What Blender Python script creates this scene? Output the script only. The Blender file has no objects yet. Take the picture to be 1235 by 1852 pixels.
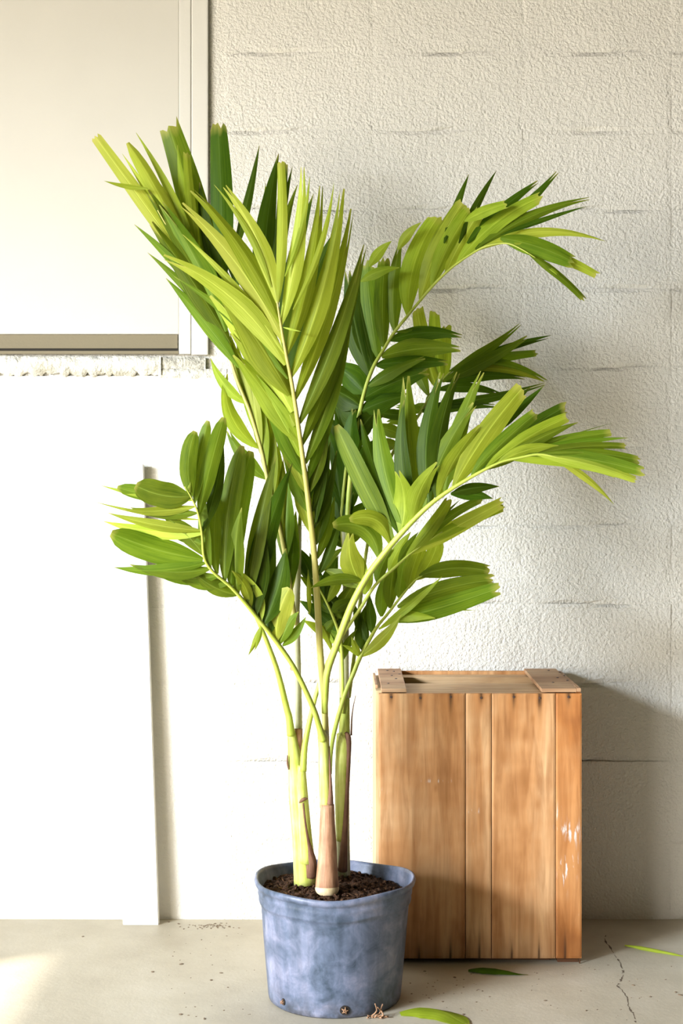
import bpy, bmesh, math, random
from mathutils import Vector, Matrix, noise

random.seed(7)
scene = bpy.context.scene
COL = scene.collection

# ------------------------------------------------------------------ camera
F = 2560.0                 # focal length in pixels of the 1235 x 1852 frame
WALL = 3.65                # camera to back wall
H = 1.05                   # camera height
cam_d = bpy.data.cameras.new('camera')
cam = bpy.data.objects.new('camera', cam_d)
COL.objects.link(cam)
cam.location = (0, -WALL, H)
cam.rotation_euler = (math.pi / 2, 0, 0)
cam_d.sensor_fit = 'VERTICAL'
cam_d.sensor_height = 36.0
cam_d.lens = 36.0 * F / 1852.0
cam_d.clip_start = 0.02
scene.camera = cam

# ------------------------------------------------------------------ light
world = bpy.data.worlds.new('world')
scene.world = world
world.use_nodes = True
bg = world.node_tree.nodes['Background']
bg.inputs[0].default_value = (1.0, 0.95, 0.86, 1)
bg.inputs[1].default_value = 14.0

def area_light(name, loc, target, sx, sy, power, color, spread=180):
    l = bpy.data.lights.new(name, 'AREA')
    l.shape = 'RECTANGLE'; l.size = sx; l.size_y = sy
    l.energy = power; l.color = color; l.spread = math.radians(spread)
    o = bpy.data.objects.new(name, l); COL.objects.link(o)
    o.location = loc
    d = Vector(target) - Vector(loc)
    o.rotation_euler = d.to_track_quat('-Z', 'Y').to_euler()
    return o

# daylight entering by the doorway in the left wall
area_light('doorway_daylight', (-6.2, -5.3, 2.9), (0.0, -0.4, 0.6), 2.4, 0.9, 158, (0.76, 0.87, 1.0), 70)
# the doorway itself, as a portal that guides the sky light in
portal = area_light('doorway_portal', (-3.61, -4.65, 1.21), (0, -4.65, 1.21), 4.5, 2.42, 1, (1, 1, 1))
portal.data.cycles.is_portal = True
# sun falling steeply through the same doorway onto the floor
sun_d = bpy.data.lights.new('sun', 'SUN')
sun_d.energy = 10.0; sun_d.angle = math.radians(1.2); sun_d.color = (1.0, 0.95, 0.86)
sun = bpy.data.objects.new('sun', sun_d); COL.objects.link(sun)
sun.location = (-4, -3, 5)
sun.rotation_euler = Vector((1.235, 0.90, -1.0)).to_track_quat('-Z', 'Y').to_euler()

scene.cycles.max_bounces = 6
scene.view_settings.view_transform = 'Standard'
scene.view_settings.look = 'None'
scene.view_settings.exposure = 0.25
scene.view_settings.gamma = 1.0
scene.view_settings.use_curve_mapping = False

# ------------------------------------------------------------------ helpers
def P(px, py, d):
    """photo pixel + distance from the camera plane -> point in the room"""
    return Vector(((px - 617.5) / F * d, d - WALL, H - (py - 926.0) / F * d))

def link(o, parent=None):
    COL.objects.link(o)
    if parent is not None:
        o.parent = parent
    return o

def mesh_obj(name, verts, faces, mat=None, parent=None, smooth=False, uvs=None):
    me = bpy.data.meshes.new(name)
    me.from_pydata([tuple(v) for v in verts], [], faces)
    if uvs is not None:
        ul = me.uv_layers.new(name='UVMap')
        for lp in me.loops:
            ul.data[lp.index].uv = uvs[lp.vertex_index]
    if smooth:
        me.polygons.foreach_set('use_smooth', [True] * len(me.polygons))
    if mat: me.materials.append(mat)
    me.update()
    return link(bpy.data.objects.new(name, me), parent)

def bm_obj(name, bm, mat=None, parent=None, smooth=False):
    me = bpy.data.meshes.new(name)
    bm.normal_update()
    bm.to_mesh(me); bm.free()
    if smooth:
        me.polygons.foreach_set('use_smooth', [True] * len(me.polygons))
    if mat: me.materials.append(mat)
    return link(bpy.data.objects.new(name, me), parent)

def empty(name, loc=(0, 0, 0)):
    o = bpy.data.objects.new(name, None)
    o.empty_display_size = 0.1
    o.location = loc
    return link(o)

def tag(o, label=None, cat=None, group=None, kind=None):
    if label: o['label'] = label
    if cat: o['category'] = cat
    if group: o['group'] = group
    if kind: o['kind'] = kind
    return o

def add_box(bm, lo, hi, bevel=0.0, mtx=None):
    r = bmesh.ops.create_cube(bm, size=1.0)
    vs = r['verts']
    lo = Vector(lo); hi = Vector(hi)
    c = (lo + hi) / 2; s = hi - lo
    for v in vs:
        v.co = Vector((v.co.x * s.x, v.co.y * s.y, v.co.z * s.z)) + c
    if mtx is not None:
        for v in vs: v.co = mtx @ v.co
    if bevel > 0:
        es = {e for v in vs for e in v.link_edges}
        bmesh.ops.bevel(bm, geom=list(es), offset=bevel, segments=2, profile=0.6, affect='EDGES')

def box_obj(name, lo, hi, mat, parent=None, bevel=0.0, mtx=None):
    bm = bmesh.new(); add_box(bm, lo, hi, bevel, mtx)
    return bm_obj(name, bm, mat, parent)

def catmull(pts, n):
    """resample a polyline of (Vector, radius) smoothly; n samples per span"""
    out = []
    m = len(pts)
    for i in range(m - 1):
        p0 = pts[max(i - 1, 0)]; p1 = pts[i]; p2 = pts[i + 1]; p3 = pts[min(i + 2, m - 1)]
        for k in range(n):
            t = k / n
            def cr(a, b, c, d):
                return 0.5 * ((2 * b) + (c - a) * t + (2 * a - 5 * b + 4 * c - d) * t * t + (3 * b - a - 3 * c + d) * t ** 3)
            out.append((cr(p0[0], p1[0], p2[0], p3[0]), cr(p0[1], p1[1], p2[1], p3[1])))
    out.append(pts[-1])
    return out

def tube_geo(samples, sides=8, squash=1.0, cap=True):
    verts, faces, uvs = [], [], []
    prev = None
    n = len(samples)
    for i, (p, r) in enumerate(samples):
        a = samples[max(i - 1, 0)][0]; b = samples[min(i + 1, n - 1)][0]
        t = (b - a)
        t = t.normalized() if t.length > 1e-9 else Vector((0, 0, 1))
        ref = prev if prev is not None else Vector((0, -1, 0))
        u = ref - t * ref.dot(t)
        if u.length < 1e-4:
            u = Vector((1, 0, 0)) - t * t.x
        u.normalize(); prev = u
        w = t.cross(u)
        for k in range(sides):
            an = 2 * math.pi * k / sides
            verts.append(p + (u * math.cos(an) * squash + w * math.sin(an)) * r)
            uvs.append((k / sides, i / (n - 1)))
    for i in range(n - 1):
        for k in range(sides):
            k2 = (k + 1) % sides
            faces.append((i * sides + k, i * sides + k2, (i + 1) * sides + k2, (i + 1) * sides + k))
    if cap:
        faces.append(tuple(range(sides - 1, -1, -1)))
        faces.append(tuple(range((n - 1) * sides, n * sides)))
    return verts, faces, uvs

def tube_obj(name, pts, mat, parent=None, sides=8, n=5, squash=1.0):
    v, f, u = tube_geo(catmull(pts, n), sides, squash)
    return mesh_obj(name, v, f, mat, parent, True, u)

# ------------------------------------------------------------------ materials
class NT:
    def __init__(self, name):
        self.m = bpy.data.materials.new(name)
        self.m.use_nodes = True
        self.t = self.m.node_tree
        self.b = self.t.nodes['Principled BSDF']
        self.out = self.t.nodes['Material Output']
    def n(self, typ, **kw):
        nd = self.t.nodes.new(typ)
        for k, v in kw.items():
            if k.startswith('_'): setattr(nd, k[1:], v)
            else:
                key = k.replace('__', ' ')
                nd.inputs[key].default_value = v
        return nd
    def l(self, a, b): self.t.links.new(a, b)
    def coord(self, kind='Object', scale=(1, 1, 1)):
        c = self.n('ShaderNodeTexCoord')
        mp = self.n('ShaderNodeMapping')
        mp.inputs['Scale'].default_value = scale
        self.l(c.outputs[kind], mp.inputs[0])
        return mp.outputs[0]
    def geo(self, scale=(1, 1, 1)):
        c = self.n('ShaderNodeNewGeometry')
        mp = self.n('ShaderNodeMapping')
        mp.inputs['Scale'].default_value = scale
        self.l(c.outputs['Position'], mp.inputs[0])
        return mp.outputs[0]
    def noise(self, vec, scale, detail=3, rough=0.55, dist=0.0):
        nd = self.n('ShaderNodeTexNoise')
        nd.inputs['Scale'].default_value = scale
        nd.inputs['Detail'].default_value = detail
        nd.inputs['Roughness'].default_value = rough
        nd.inputs['Distortion'].default_value = dist
        self.l(vec, nd.inputs['Vector'])
        return nd.outputs['Fac']
    def ramp(self, fac, stops):
        r = self.n('ShaderNodeValToRGB')
        e = r.color_ramp.elements
        while len(e) < len(stops): e.new(0.5)
        for el, (p, c) in zip(e, stops):
            el.position = p
            el.color = (c[0], c[1], c[2], 1) if not isinstance(c, (int, float)) else (c, c, c, 1)
        self.l(fac, r.inputs[0])
        return r.outputs[0]
    def mix(self, fac, a, b, mode='MIX'):
        m = self.n('ShaderNodeMix', _data_type='RGBA', _blend_type=mode)
        for sock, val in ((m.inputs['Factor'], fac), (m.inputs['A'], a), (m.inputs['B'], b)):
            if hasattr(val, 'is_output'): self.l(val, sock)
            elif isinstance(val, (int, float)):
                sock.default_value = val
            else: sock.default_value = (val[0], val[1], val[2], 1)
        return m.outputs['Result']
    def math(self, op, a, b=0.0, clamp=False):
        m = self.n('ShaderNodeMath', _operation=op, _use_clamp=clamp)
        for sock, val in ((m.inputs[0], a), (m.inputs[1], b)):
            if hasattr(val, 'is_output'): self.l(val, sock)
            else: sock.default_value = val
        return m.outputs[0]
    def bump(self, h, strength=0.5, dist=0.002, prev=None):
        b = self.n('ShaderNodeBump')
        b.inputs['Strength'].default_value = strength
        b.inputs['Distance'].default_value = dist
        self.l(h, b.inputs['Height'])
        if prev: self.l(prev, b.inputs['Normal'])
        return b.outputs[0]
    def fin(self, color=None, rough=None, normal=None, spec=None):
        if color is not None:
            if hasattr(color, 'is_output'): self.l(color, self.b.inputs['Base Color'])
            else: self.b.inputs['Base Color'].default_value = (*color, 1)
        if rough is not None:
            if hasattr(rough, 'is_output'): self.l(rough, self.b.inputs['Roughness'])
            else: self.b.inputs['Roughness'].default_value = rough
        if normal is not None: self.l(normal, self.b.inputs['Normal'])
        if spec is not None: self.b.inputs['Specular IOR Level'].default_value = spec
        return self.m

def mat_wall(name, base, bump_d=0.0028, bump_s=0.75, scale=150):
    t = NT(name)
    g = t.geo()
    c = t.noise(g, 2.2, 4)
    col = t.ramp(c, [(0.3, [x * 0.95 for x in base]), (0.7, base)])
    sp = t.ramp(t.noise(g, 95, 2, 0.6), [(0.70, 0.0), (0.76, 1.0)])
    sp2 = t.ramp(t.noise(g, 3.1, 2), [(0.5, 0.0), (0.75, 1.0)])
    spk = t.math('MULTIPLY', sp, sp2)
    col = t.mix(spk, col, [x * 0.62 for x in base])
    h1 = t.noise(g, scale, 3, 0.55, 0.0)
    h1r = t.ramp(h1, [(0.32, 0.0), (0.70, 1.0)])
    h2 = t.noise(g, scale * 0.22, 2)
    n1 = t.bump(h1r, bump_s, bump_d)
    n2 = t.bump(h2, 0.35, bump_d * 1.5, n1)
    return t.fin(col, 0.62, n2, 0.25)

M = {}
M['wall'] = mat_wall('painted_block', (0.81, 0.78, 0.71))
M['wall_soft'] = mat_wall('painted_block_filled', (0.80, 0.77, 0.70), 0.0016, 0.6, 110)
M['room'] = NT('room_paint').fin((0.05, 0.047, 0.032), 0.8)
M['ceil'] = NT('ceiling_paint').fin((0.07, 0.064, 0.046), 0.85)

def mat_plain_paint(name, base, rough=0.5, b=0.15):
    t = NT(name); g = t.geo()
    c = t.noise(g, 5, 4)
    col = t.ramp(c, [(0.3, [x * 0.97 for x in base]), (0.7, base)])
    n = t.bump(t.noise(g, 160, 2), b, 0.001)
    return t.fin(col, rough, n, 0.3)
M['panel'] = mat_plain_paint('smooth_white_paint', (0.68, 0.655, 0.59))
M['casing'] = mat_plain_paint('casing_paint', (0.75, 0.73, 0.67))
M['board'] = mat_plain_paint('white_board_paint', (0.84, 0.83, 0.79), 0.45)
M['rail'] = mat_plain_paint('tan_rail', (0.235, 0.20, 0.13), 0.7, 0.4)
M['gap_shade'] = NT('dark_gap_shade').fin((0.03, 0.025, 0.018), 0.9)

def mat_sill():
    t = NT('rough_mortar'); g = t.geo()
    c = t.ramp(t.noise(g, 14, 4, 0.7), [(0.35, (0.52, 0.49, 0.40)), (0.52, (0.78, 0.75, 0.67)), (0.8, (0.83, 0.80, 0.72))])
    n = t.bump(t.noise(g, 38, 4, 0.65), 1.0, 0.012)
    return t.fin(c, 0.85, n, 0.15)
M['sill'] = mat_sill()
def mat_mortar_bare():
    t = NT('bare_mortar'); g = t.geo()
    c = t.ramp(t.noise(g, 60, 4, 0.7), [(0.35, (0.40, 0.38, 0.32)), (0.62, (0.72, 0.69, 0.61))])
    n = t.bump(t.noise(g, 70, 4, 0.65), 1.0, 0.01)
    return t.fin(c, 0.9, n, 0.1)
M['mortar'] = mat_mortar_bare()

def mat_floor():
    t = NT('worn_concrete'); g = t.geo()
    a = t.noise(g, 3.0, 5, 0.6)
    col = t.ramp(a, [(0.28, (0.42, 0.365, 0.275)), (0.5, (0.52, 0.465, 0.36)), (0.72, (0.60, 0.545, 0.445))])
    gs = t.geo((6, 34, 1))
    b = t.ramp(t.noise(gs, 2.0, 4, 0.7), [(0.62, 0.0), (0.72, 1.0)])
    col = t.mix(t.math('MULTIPLY', b, 0.35), col, (0.42, 0.36, 0.27))
    s = t.ramp(t.noise(g, 55, 3, 0.7), [(0.69, 0.0), (0.75, 1.0)])
    s2 = t.ramp(t.noise(g, 2.3, 2), [(0.48, 0.0), (0.65, 1.0)])
    col = t.mix(t.math('MULTIPLY', t.math('MULTIPLY', s, s2), 0.7), col, (0.20, 0.16, 0.12))
    n = t.bump(t.noise(g, 120, 4, 0.6), 0.25, 0.002)
    n = t.bump(t.noise(g, 7, 3), 0.3, 0.006, n)
    return t.fin(col, 0.55, n, 0.35)
M['floor'] = mat_floor()
M['crack'] = NT('crack').fin((0.13, 0.095, 0.065), 0.95)
M['debris'] = NT('dry_bits').fin((0.20, 0.14, 0.09), 0.9)

def mat_wood(name, tones, stain=True, gscale=1.0, axis='z'):
    t = NT(name)
    oi = t.n('ShaderNodeObjectInfo')
    c = t.n('ShaderNodeTexCoord')
    ad = t.n('ShaderNodeVectorMath', _operation='MULTIPLY_ADD')
    t.l(oi.outputs['Random'], ad.inputs[0])
    ad.inputs[1].default_value = (3.7, 5.1, 9.3)
    t.l(c.outputs['Object'], ad.inputs[2])
    def mp(s):
        m_ = t.n('ShaderNodeMapping'); m_.inputs['Scale'].default_value = s
        t.l(ad.outputs[0], m_.inputs[0]); return m_.outputs[0]
    st = {'z': (1, 1, 0.09), 'x': (0.09, 1, 1), 'y': (1, 0.09, 1)}[axis]
    g1 = t.noise(mp([x * 1.0 for x in st]), 55 * gscale, 4, 0.6, 0.6)
    g2 = t.noise(mp([x * 1.0 for x in st]), 14 * gscale, 3, 0.55, 0.9)
    g3 = t.noise(mp((1, 1, 1)), 7, 3, 0.6)
    mixf = t.math('ADD', t.math('MULTIPLY', g2, 0.55), t.math('MULTIPLY', g3, 0.45))
    col = t.ramp(mixf, [(0.33, tones[0]), (0.46, tones[1]), (0.60, tones[2])])
    fine = t.ramp(g1, [(0.30, (0.58, 0.50, 0.43)), (0.60, (1, 1, 1))])
    col = t.mix(0.8, col, fine, 'MULTIPLY')
    if stain:
        at = t.n('ShaderNodeAttribute', _attribute_name='wear')
        sep = t.n('ShaderNodeSeparateColor'); t.l(at.outputs['Color'], sep.inputs[0])
        # red: rust and dark tone, green: orange rub, blue: pale scrape marks
        col = t.mix(sep.outputs[1], col, (0.55, 0.235, 0.075))
        col = t.mix(sep.outputs[0], col, (0.055, 0.028, 0.014))
        m2 = t.n('ShaderNodeMapping'); m2.inputs['Rotation'].default_value = (0, math.radians(-28), 0)
        m2.inputs['Scale'].default_value = (1, 1, 0.16)
        t.l(ad.outputs[0], m2.inputs[0])
        sc = t.ramp(t.noise(m2.outputs[0], 120, 3, 0.6), [(0.55, 0.0), (0.62, 1.0)])
        col = t.mix(t.math('MULTIPLY', sc, sep.outputs[2], True), col, (0.72, 0.70, 0.68))
    n = t.bump(g1, 0.25, 0.0015)
    return t.fin(col, 0.6, n, 0.25)
M['wood'] = mat_wood('crate_wood', [(0.37, 0.155, 0.050), (0.57, 0.285, 0.115), (0.70, 0.42, 0.21)])
M['wood_red'] = mat_wood('crate_wood_red', [(0.31, 0.105, 0.028), (0.48, 0.19, 0.055), (0.57, 0.27, 0.10)])
M['wood_pale'] = mat_wood('crate_side_wood', [(0.48, 0.34, 0.17), (0.58, 0.43, 0.23), (0.64, 0.50, 0.30)], False)
M['wood_top'] = mat_wood('crate_top_wood', [(0.40, 0.22, 0.10), (0.56, 0.34, 0.17), (0.64, 0.43, 0.24)], False, 1.0, 'x')
M['wood_cleat'] = mat_wood('crate_cleat_wood', [(0.30, 0.15, 0.075), (0.44, 0.25, 0.135), (0.52, 0.33, 0.19)], False, 1.0, 'x')
M['wood_dark'] = mat_wood('crate_skid_wood', [(0.05, 0.022, 0.012), (0.10, 0.045, 0.02), (0.14, 0.06, 0.03)], False, 1.0, 'x')
M['nail'] = NT('rusty_nail').fin((0.07, 0.04, 0.03), 0.6)

def mat_pot():
    t = NT('faded_blue_plastic'); g = t.geo()
    a = t.math('ADD', t.math('MULTIPLY', t.noise(g, 8, 5, 0.65, 0.4), 0.6), t.math('MULTIPLY', t.noise(g, 27, 4, 0.65, 0.6), 0.4))
    col = t.ramp(a, [(0.36, (0.045, 0.065, 0.095)), (0.47, (0.110, 0.138, 0.205)), (0.55, (0.175, 0.198, 0.285)), (0.66, (0.300, 0.305, 0.405))])
    gs = t.geo((26, 26, 2.5))
    st = t.ramp(t.noise(gs, 1.6, 4, 0.6), [(0.35, 0.72), (0.65, 1.12)])
    col = t.mix(0.8, col, st, 'MULTIPLY')
    sx = t.n('ShaderNodeSeparateXYZ'); t.l(g, sx.inputs[0])
    low = t.math('SUBTRACT', 1.0, t.math('DIVIDE', sx.outputs[2], 0.055), True)
    dirt = t.ramp(t.noise(g, 30, 4, 0.65), [(0.38, 0.0), (0.6, 1.0)])
    col = t.mix(t.math('MULTIPLY', t.math('MULTIPLY', low, dirt), 0.9), col, (0.05, 0.05, 0.055))
    n = t.bump(t.noise(g, 40, 3), 0.12, 0.002)
    return t.fin(col, 0.42, n, 0.4)
M['pot'] = mat_pot()
M['hole'] = NT('drain_hole_dark').fin((0.025, 0.018, 0.014), 0.9)
def mat_soil():
    t = NT('potting_soil'); g = t.geo()
    c = t.ramp(t.noise(g, 130, 4, 0.7), [(0.36, (0.018, 0.010, 0.006)), (0.55, (0.075, 0.036, 0.020)), (0.72, (0.30, 0.16, 0.08))])
    n = t.bump(t.noise(g, 170, 4, 0.65), 1.0, 0.006)
    return t.fin(c, 0.9, n, 0.15)
M['soil'] = mat_soil()
M['root'] = NT('dry_root').fin((0.36, 0.20, 0.11), 0.8)

def mat_leaf(name, c_lo, c_hi, trans, tf=0.42, spec=0.25):
    t = NT(name)
    uv = t.coord('UV', (1, 1, 1))
    sep = t.n('ShaderNodeSeparateXYZ'); t.l(uv, sep.inputs[0])
    uvs = t.coord('UV', (26, 1.1, 1))
    oi = t.n('ShaderNodeObjectInfo')
    ofs = t.n('ShaderNodeVectorMath', _operation='MULTIPLY_ADD')
    t.l(oi.outputs['Random'], ofs.inputs[0]); ofs.inputs[1].default_value = (41, 17, 0)
    t.l(uvs, ofs.inputs[2])
    veins = t.noise(ofs.outputs[0], 1.0, 2, 0.5)
    uvb = t.n('ShaderNodeMapping'); uvb.inputs['Scale'].default_value = (0.10, 2.2, 1)
    t.l(ofs.outputs[0], uvb.inputs[0])
    blot = t.noise(uvb.outputs[0], 1.0, 3, 0.6)
    f = t.math('ADD', t.math('MULTIPLY', veins, 0.55), t.math('MULTIPLY', blot, 0.45))
    col = t.ramp(f, [(0.34, c_lo), (0.66, c_hi)])
    # object to object variation
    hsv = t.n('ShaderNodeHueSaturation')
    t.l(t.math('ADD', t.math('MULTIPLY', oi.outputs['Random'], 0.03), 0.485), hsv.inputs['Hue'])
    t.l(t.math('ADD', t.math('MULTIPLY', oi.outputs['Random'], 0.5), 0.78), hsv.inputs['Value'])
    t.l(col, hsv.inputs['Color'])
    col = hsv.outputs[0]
    # pale midrib, yellowed tips
    mid = t.math('ABSOLUTE', t.math('SUBTRACT', sep.outputs[0], 0.5))
    midf = t.math('SUBTRACT', 1.0, t.math('MULTIPLY', mid, 30.0), True)
    col = t.mix(t.math('MULTIPLY', midf, 0.5), col, [min(1, x * 1.7 + 0.04) for x in c_hi])
    tip = t.math('MULTIPLY', t.math('SUBTRACT', t.math('ADD', sep.outputs[1], t.math('MULTIPLY', blot, 0.10)), 0.985), 12.0, True)
    col = t.mix(t.math('MULTIPLY', tip, 0.75), col, (0.50, 0.44, 0.10))
    n = t.bump(veins, 0.35, 0.0015)
    t.fin(col, 0.46, n, spec)
    tr = t.n('ShaderNodeBsdfTranslucent')
    tcol = t.mix(0.6, col, trans)
    t.l(tcol, tr.inputs['Color'])
    mx = t.n('ShaderNodeMixShader'); mx.inputs[0].default_value = tf
    t.l(t.b.outputs[0], mx.inputs[1]); t.l(tr.outputs[0], mx.inputs[2])
    t.l(mx.outputs[0], t.out.inputs['Surface'])
    return t.m
LEAF = [  # dark and yellow tones also carry shade and backlight put into the colour
    mat_leaf('leaf_yellow_green', (0.28, 0.35, 0.020), (0.50, 0.56, 0.075), (0.50, 0.58, 0.02), 0.40, 0.25),
    mat_leaf('leaf_bright_green', (0.165, 0.235, 0.008), (0.37, 0.44, 0.036), (0.38, 0.47, 0.012), 0.38, 0.22),
    mat_leaf('leaf_mid_green', (0.062, 0.120, 0.004), (0.175, 0.245, 0.015), (0.20, 0.30, 0.006), 0.34, 0.18),
    mat_leaf('leaf_dark_green_shade', (0.022, 0.055, 0.002), (0.070, 0.125, 0.006), (0.085, 0.16, 0.003), 0.30, 0.14),
]

def mat_stem(name, a, b, c, s=(1, 1, 1), rough=0.42):
    t = NT(name)
    uv = t.coord('UV', (9, 2.0, 1))
    f = t.noise(uv, 1.6, 3, 0.55)
    g = t.noise(t.geo(), 30, 3)
    ff = t.math('ADD', t.math('MULTIPLY', f, 0.7), t.math('MULTIPLY', g, 0.3))
    col = t.ramp(ff, [(0.36, a), (0.5, b), (0.64, c)])
    n = t.bump(f, 0.2, 0.002)
    return t.fin(col, rough, n, 0.4)
M['petiole'] = mat_stem('petiole_green', (0.30, 0.38, 0.035), (0.43, 0.50, 0.075), (0.54, 0.58, 0.13))
M['rachis_gold'] = mat_stem('rachis_gold', (0.40, 0.36, 0.08), (0.52, 0.47, 0.13), (0.60, 0.54, 0.20))
M['cane'] = mat_stem('pale_cane', (0.36, 0.36, 0.16), (0.56, 0.54, 0.33), (0.70, 0.68, 0.50), rough=0.5)
M['sheath_green'] = mat_stem('sheath_green', (0.36, 0.42, 0.05), (0.54, 0.58, 0.13), (0.68, 0.67, 0.27))
M['sheath_brown'] = mat_stem('sheath_brown', (0.26, 0.12, 0.06), (0.42, 0.22, 0.12), (0.54, 0.32, 0.19), rough=0.6)
M['husk'] = mat_stem('dry_husk', (0.09, 0.04, 0.022), (0.17, 0.08, 0.045), (0.28, 0.15, 0.09), rough=0.75)
M['collar'] = mat_stem('pale_ring', (0.62, 0.46, 0.24), (0.72, 0.56, 0.32), (0.8, 0.66, 0.42), rough=0.6)

# ------------------------------------------------------------------ room
XL, XR, YF, ZC = -3.6, 3.0, -7.2, 2.95
floor_o = box_obj('floor', (XL - 1.2, YF - 0.1, -0.12), (XR + 0.1, 0.15, 0.0), M['floor'])
tag(floor_o, 'worn cream concrete floor with a crack', 'floor', kind='structure')
wall_o = box_obj('wall_back', (XL - 0.1, 0.007, 0.0), (XR + 0.1, 0.15, ZC), M['wall'])
tag(wall_o, 'white painted concrete block wall behind the plant', 'wall', kind='structure')
ceil_o = box_obj('ceiling', (XL - 0.1, YF - 0.1, ZC), (XR + 0.1, 0.15, ZC + 0.1), M['ceil'])
tag(ceil_o, 'plain ceiling of the room above the frame', 'ceiling', kind='structure')
wr = box_obj('wall_right', (XR, YF, 0), (XR + 0.1, 0.0, ZC), M['room'])
tag(wr, 'plain wall on the right of the room', 'wall', kind='structure')
wf = box_obj('wall_front', (XL - 0.1, YF - 0.1, 0), (XR + 0.1, YF, ZC), M['room'])
tag(wf, 'plain wall behind the camera', 'wall', kind='structure')
bm = bmesh.new()                                    # left wall with a doorway
DY0, DY1, DZ = -6.9, -2.4, 2.42
add_box(bm, (XL - 0.1, YF, 0), (XL, DY0, ZC))
add_box(bm, (XL - 0.1, DY1, 0), (XL, 0.0, ZC))
add_box(bm, (XL - 0.1, DY0, DZ), (XL, DY1, ZC))
wl = bm_obj('wall_left', bm, M['room'])
tag(wl, 'plain wall with a doorway on the left of the room', 'wall', kind='structure')

# blocks: a stacked grid, one object each
BW, BH, JX, JZ = 0.3835, 0.2032, 0.006, 0.006
GX0 = (943 - 617.5) / F * WALL                       # one vertical joint
GZ0 = 0.0
def block_mesh(seed, w, h, soft):
    rnd = random.Random(seed)
    rim_o, rim_i = [], []
    nx, nz = 9, 5
    def ring(ix, jit):
        pts = []
        x0, x1, z0, z1 = -w / 2 + ix, w / 2 - ix, -h / 2 + ix, h / 2 - ix
        for i in range(nx): pts.append((x0 + (x1 - x0) * i / nx, z0))
        for i in range(nz): pts.append((x1, z0 + (z1 - z0) * i / nz))
        for i in range(nx): pts.append((x1 - (x1 - x0) * i / nx, z1))
        for i in range(nz): pts.append((x0, z1 - (z1 - z0) * i / nz))
        return [(x + rnd.uniform(-jit, jit), z + rnd.uniform(-jit, jit)) for x, z in pts]
    a = ring(-0.0006, 0.0008)
    b = ring(0.010, 0.0035)
    d = 0.0010 if soft else 0.0030
    ph = rnd.uniform(0, 20)
    def rim_y(i, x, z):
        side = (nx <= i < nx + nz) or i >= 2 * nx + nz
        if side: return -d * (0.78 + 0.20 * math.sin(z * 60 + ph))
        k = max(-0.25, min(0.95, 0.55 + 0.75 * math.sin(x * 15 + ph) + rnd.uniform(-.25, .25)))
        return -d * k if k > 0 else (0.0 if soft else -k * 0.022)
    verts = [(x, rim_y(i, x, z), z) for i, (x, z) in enumerate(a)] + [(x, -d + rnd.uniform(-0.0006, 0.0006), z) for x, z in b]
    n = len(a)
    faces = [(i, (i + 1) % n, n + (i + 1) % n, n + i) for i in range(n)]
    faces.append(tuple(range(n, 2 * n)))
    me = bpy.data.meshes.new('block')
    me.from_pydata(verts, [], faces)
    me.update()
    return me
def with_mat(me, m):
    me.materials.append(m); return me
hard = [with_mat(block_mesh(100 + i, BW, BH, False), M['wall']) for i in range(5)]
soft = [with_mat(block_mesh(200 + i, BW, BH, True), M['wall_soft']) for i in range(4)]
WIN_X1 = (378 - 617.5) / F * WALL                    # right edge of the boarded window casing
WIN_Z0 = H - (683 - 926.0) / F * WALL
rnd = random.Random(3)
for r in range(0, 14):
    for c in range(-6, 3):
        cx = GX0 + (c + 0.5) * BW; cz = GZ0 + (r + 0.5) * BH
        if cx - BW / 2 < WIN_X1 and cz + BH / 2 > WIN_Z0 - 0.02:
            continue
        is_soft = cx < -0.30
        o = bpy.data.objects.new('block', rnd.choice(soft if is_soft else hard))
        o.location = (cx, 0.0005, cz)
        o.rotation_euler = (rnd.uniform(-0.004, 0.012) * (0.3 if is_soft else 1), 0, rnd.uniform(-0.003, 0.003))
        if rnd.random() < 0.5: o.scale = (1, 1, 1)
        o.location.y += rnd.uniform(-0.0012, 0.0008) * (0.4 if is_soft else 1)
        link(o, wall_o)
# cut blocks under the window sill
rz = int(WIN_Z0 / BH)
for c in range(-6, -1):
    cx = GX0 + (c + 0.5) * BW
    z0_ = rz * BH; hh = WIN_Z0 + 0.004 - z0_
    if cx - BW / 2 < WIN_X1 and hh > 0.03:
        o = bpy.data.objects.new('block', with_mat(block_mesh(400 + c, BW, hh, True), M['wall_soft']))
        o.location = (cx, 0.0005, z0_ + hh / 2); link(o, wall_o)
# cut blocks beside the window casing
bx1 = GX0 - 2 * BW
for r in range(0, 14):
    cz = GZ0 + (r + 0.5) * BH
    if cz + BH / 2 > WIN_Z0 - 0.02:
        x0 = WIN_X1 + 0.012; x1 = bx1
        w = x1 - x0
        if w > 0.03:
            me = with_mat(block_mesh(300 + r, w, BH, True), M['wall_soft'])
            o = bpy.data.objects.new('block', me)
            o.location = ((x0 + x1) / 2, 0.0005, cz)
            link(o, wall_o)

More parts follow.
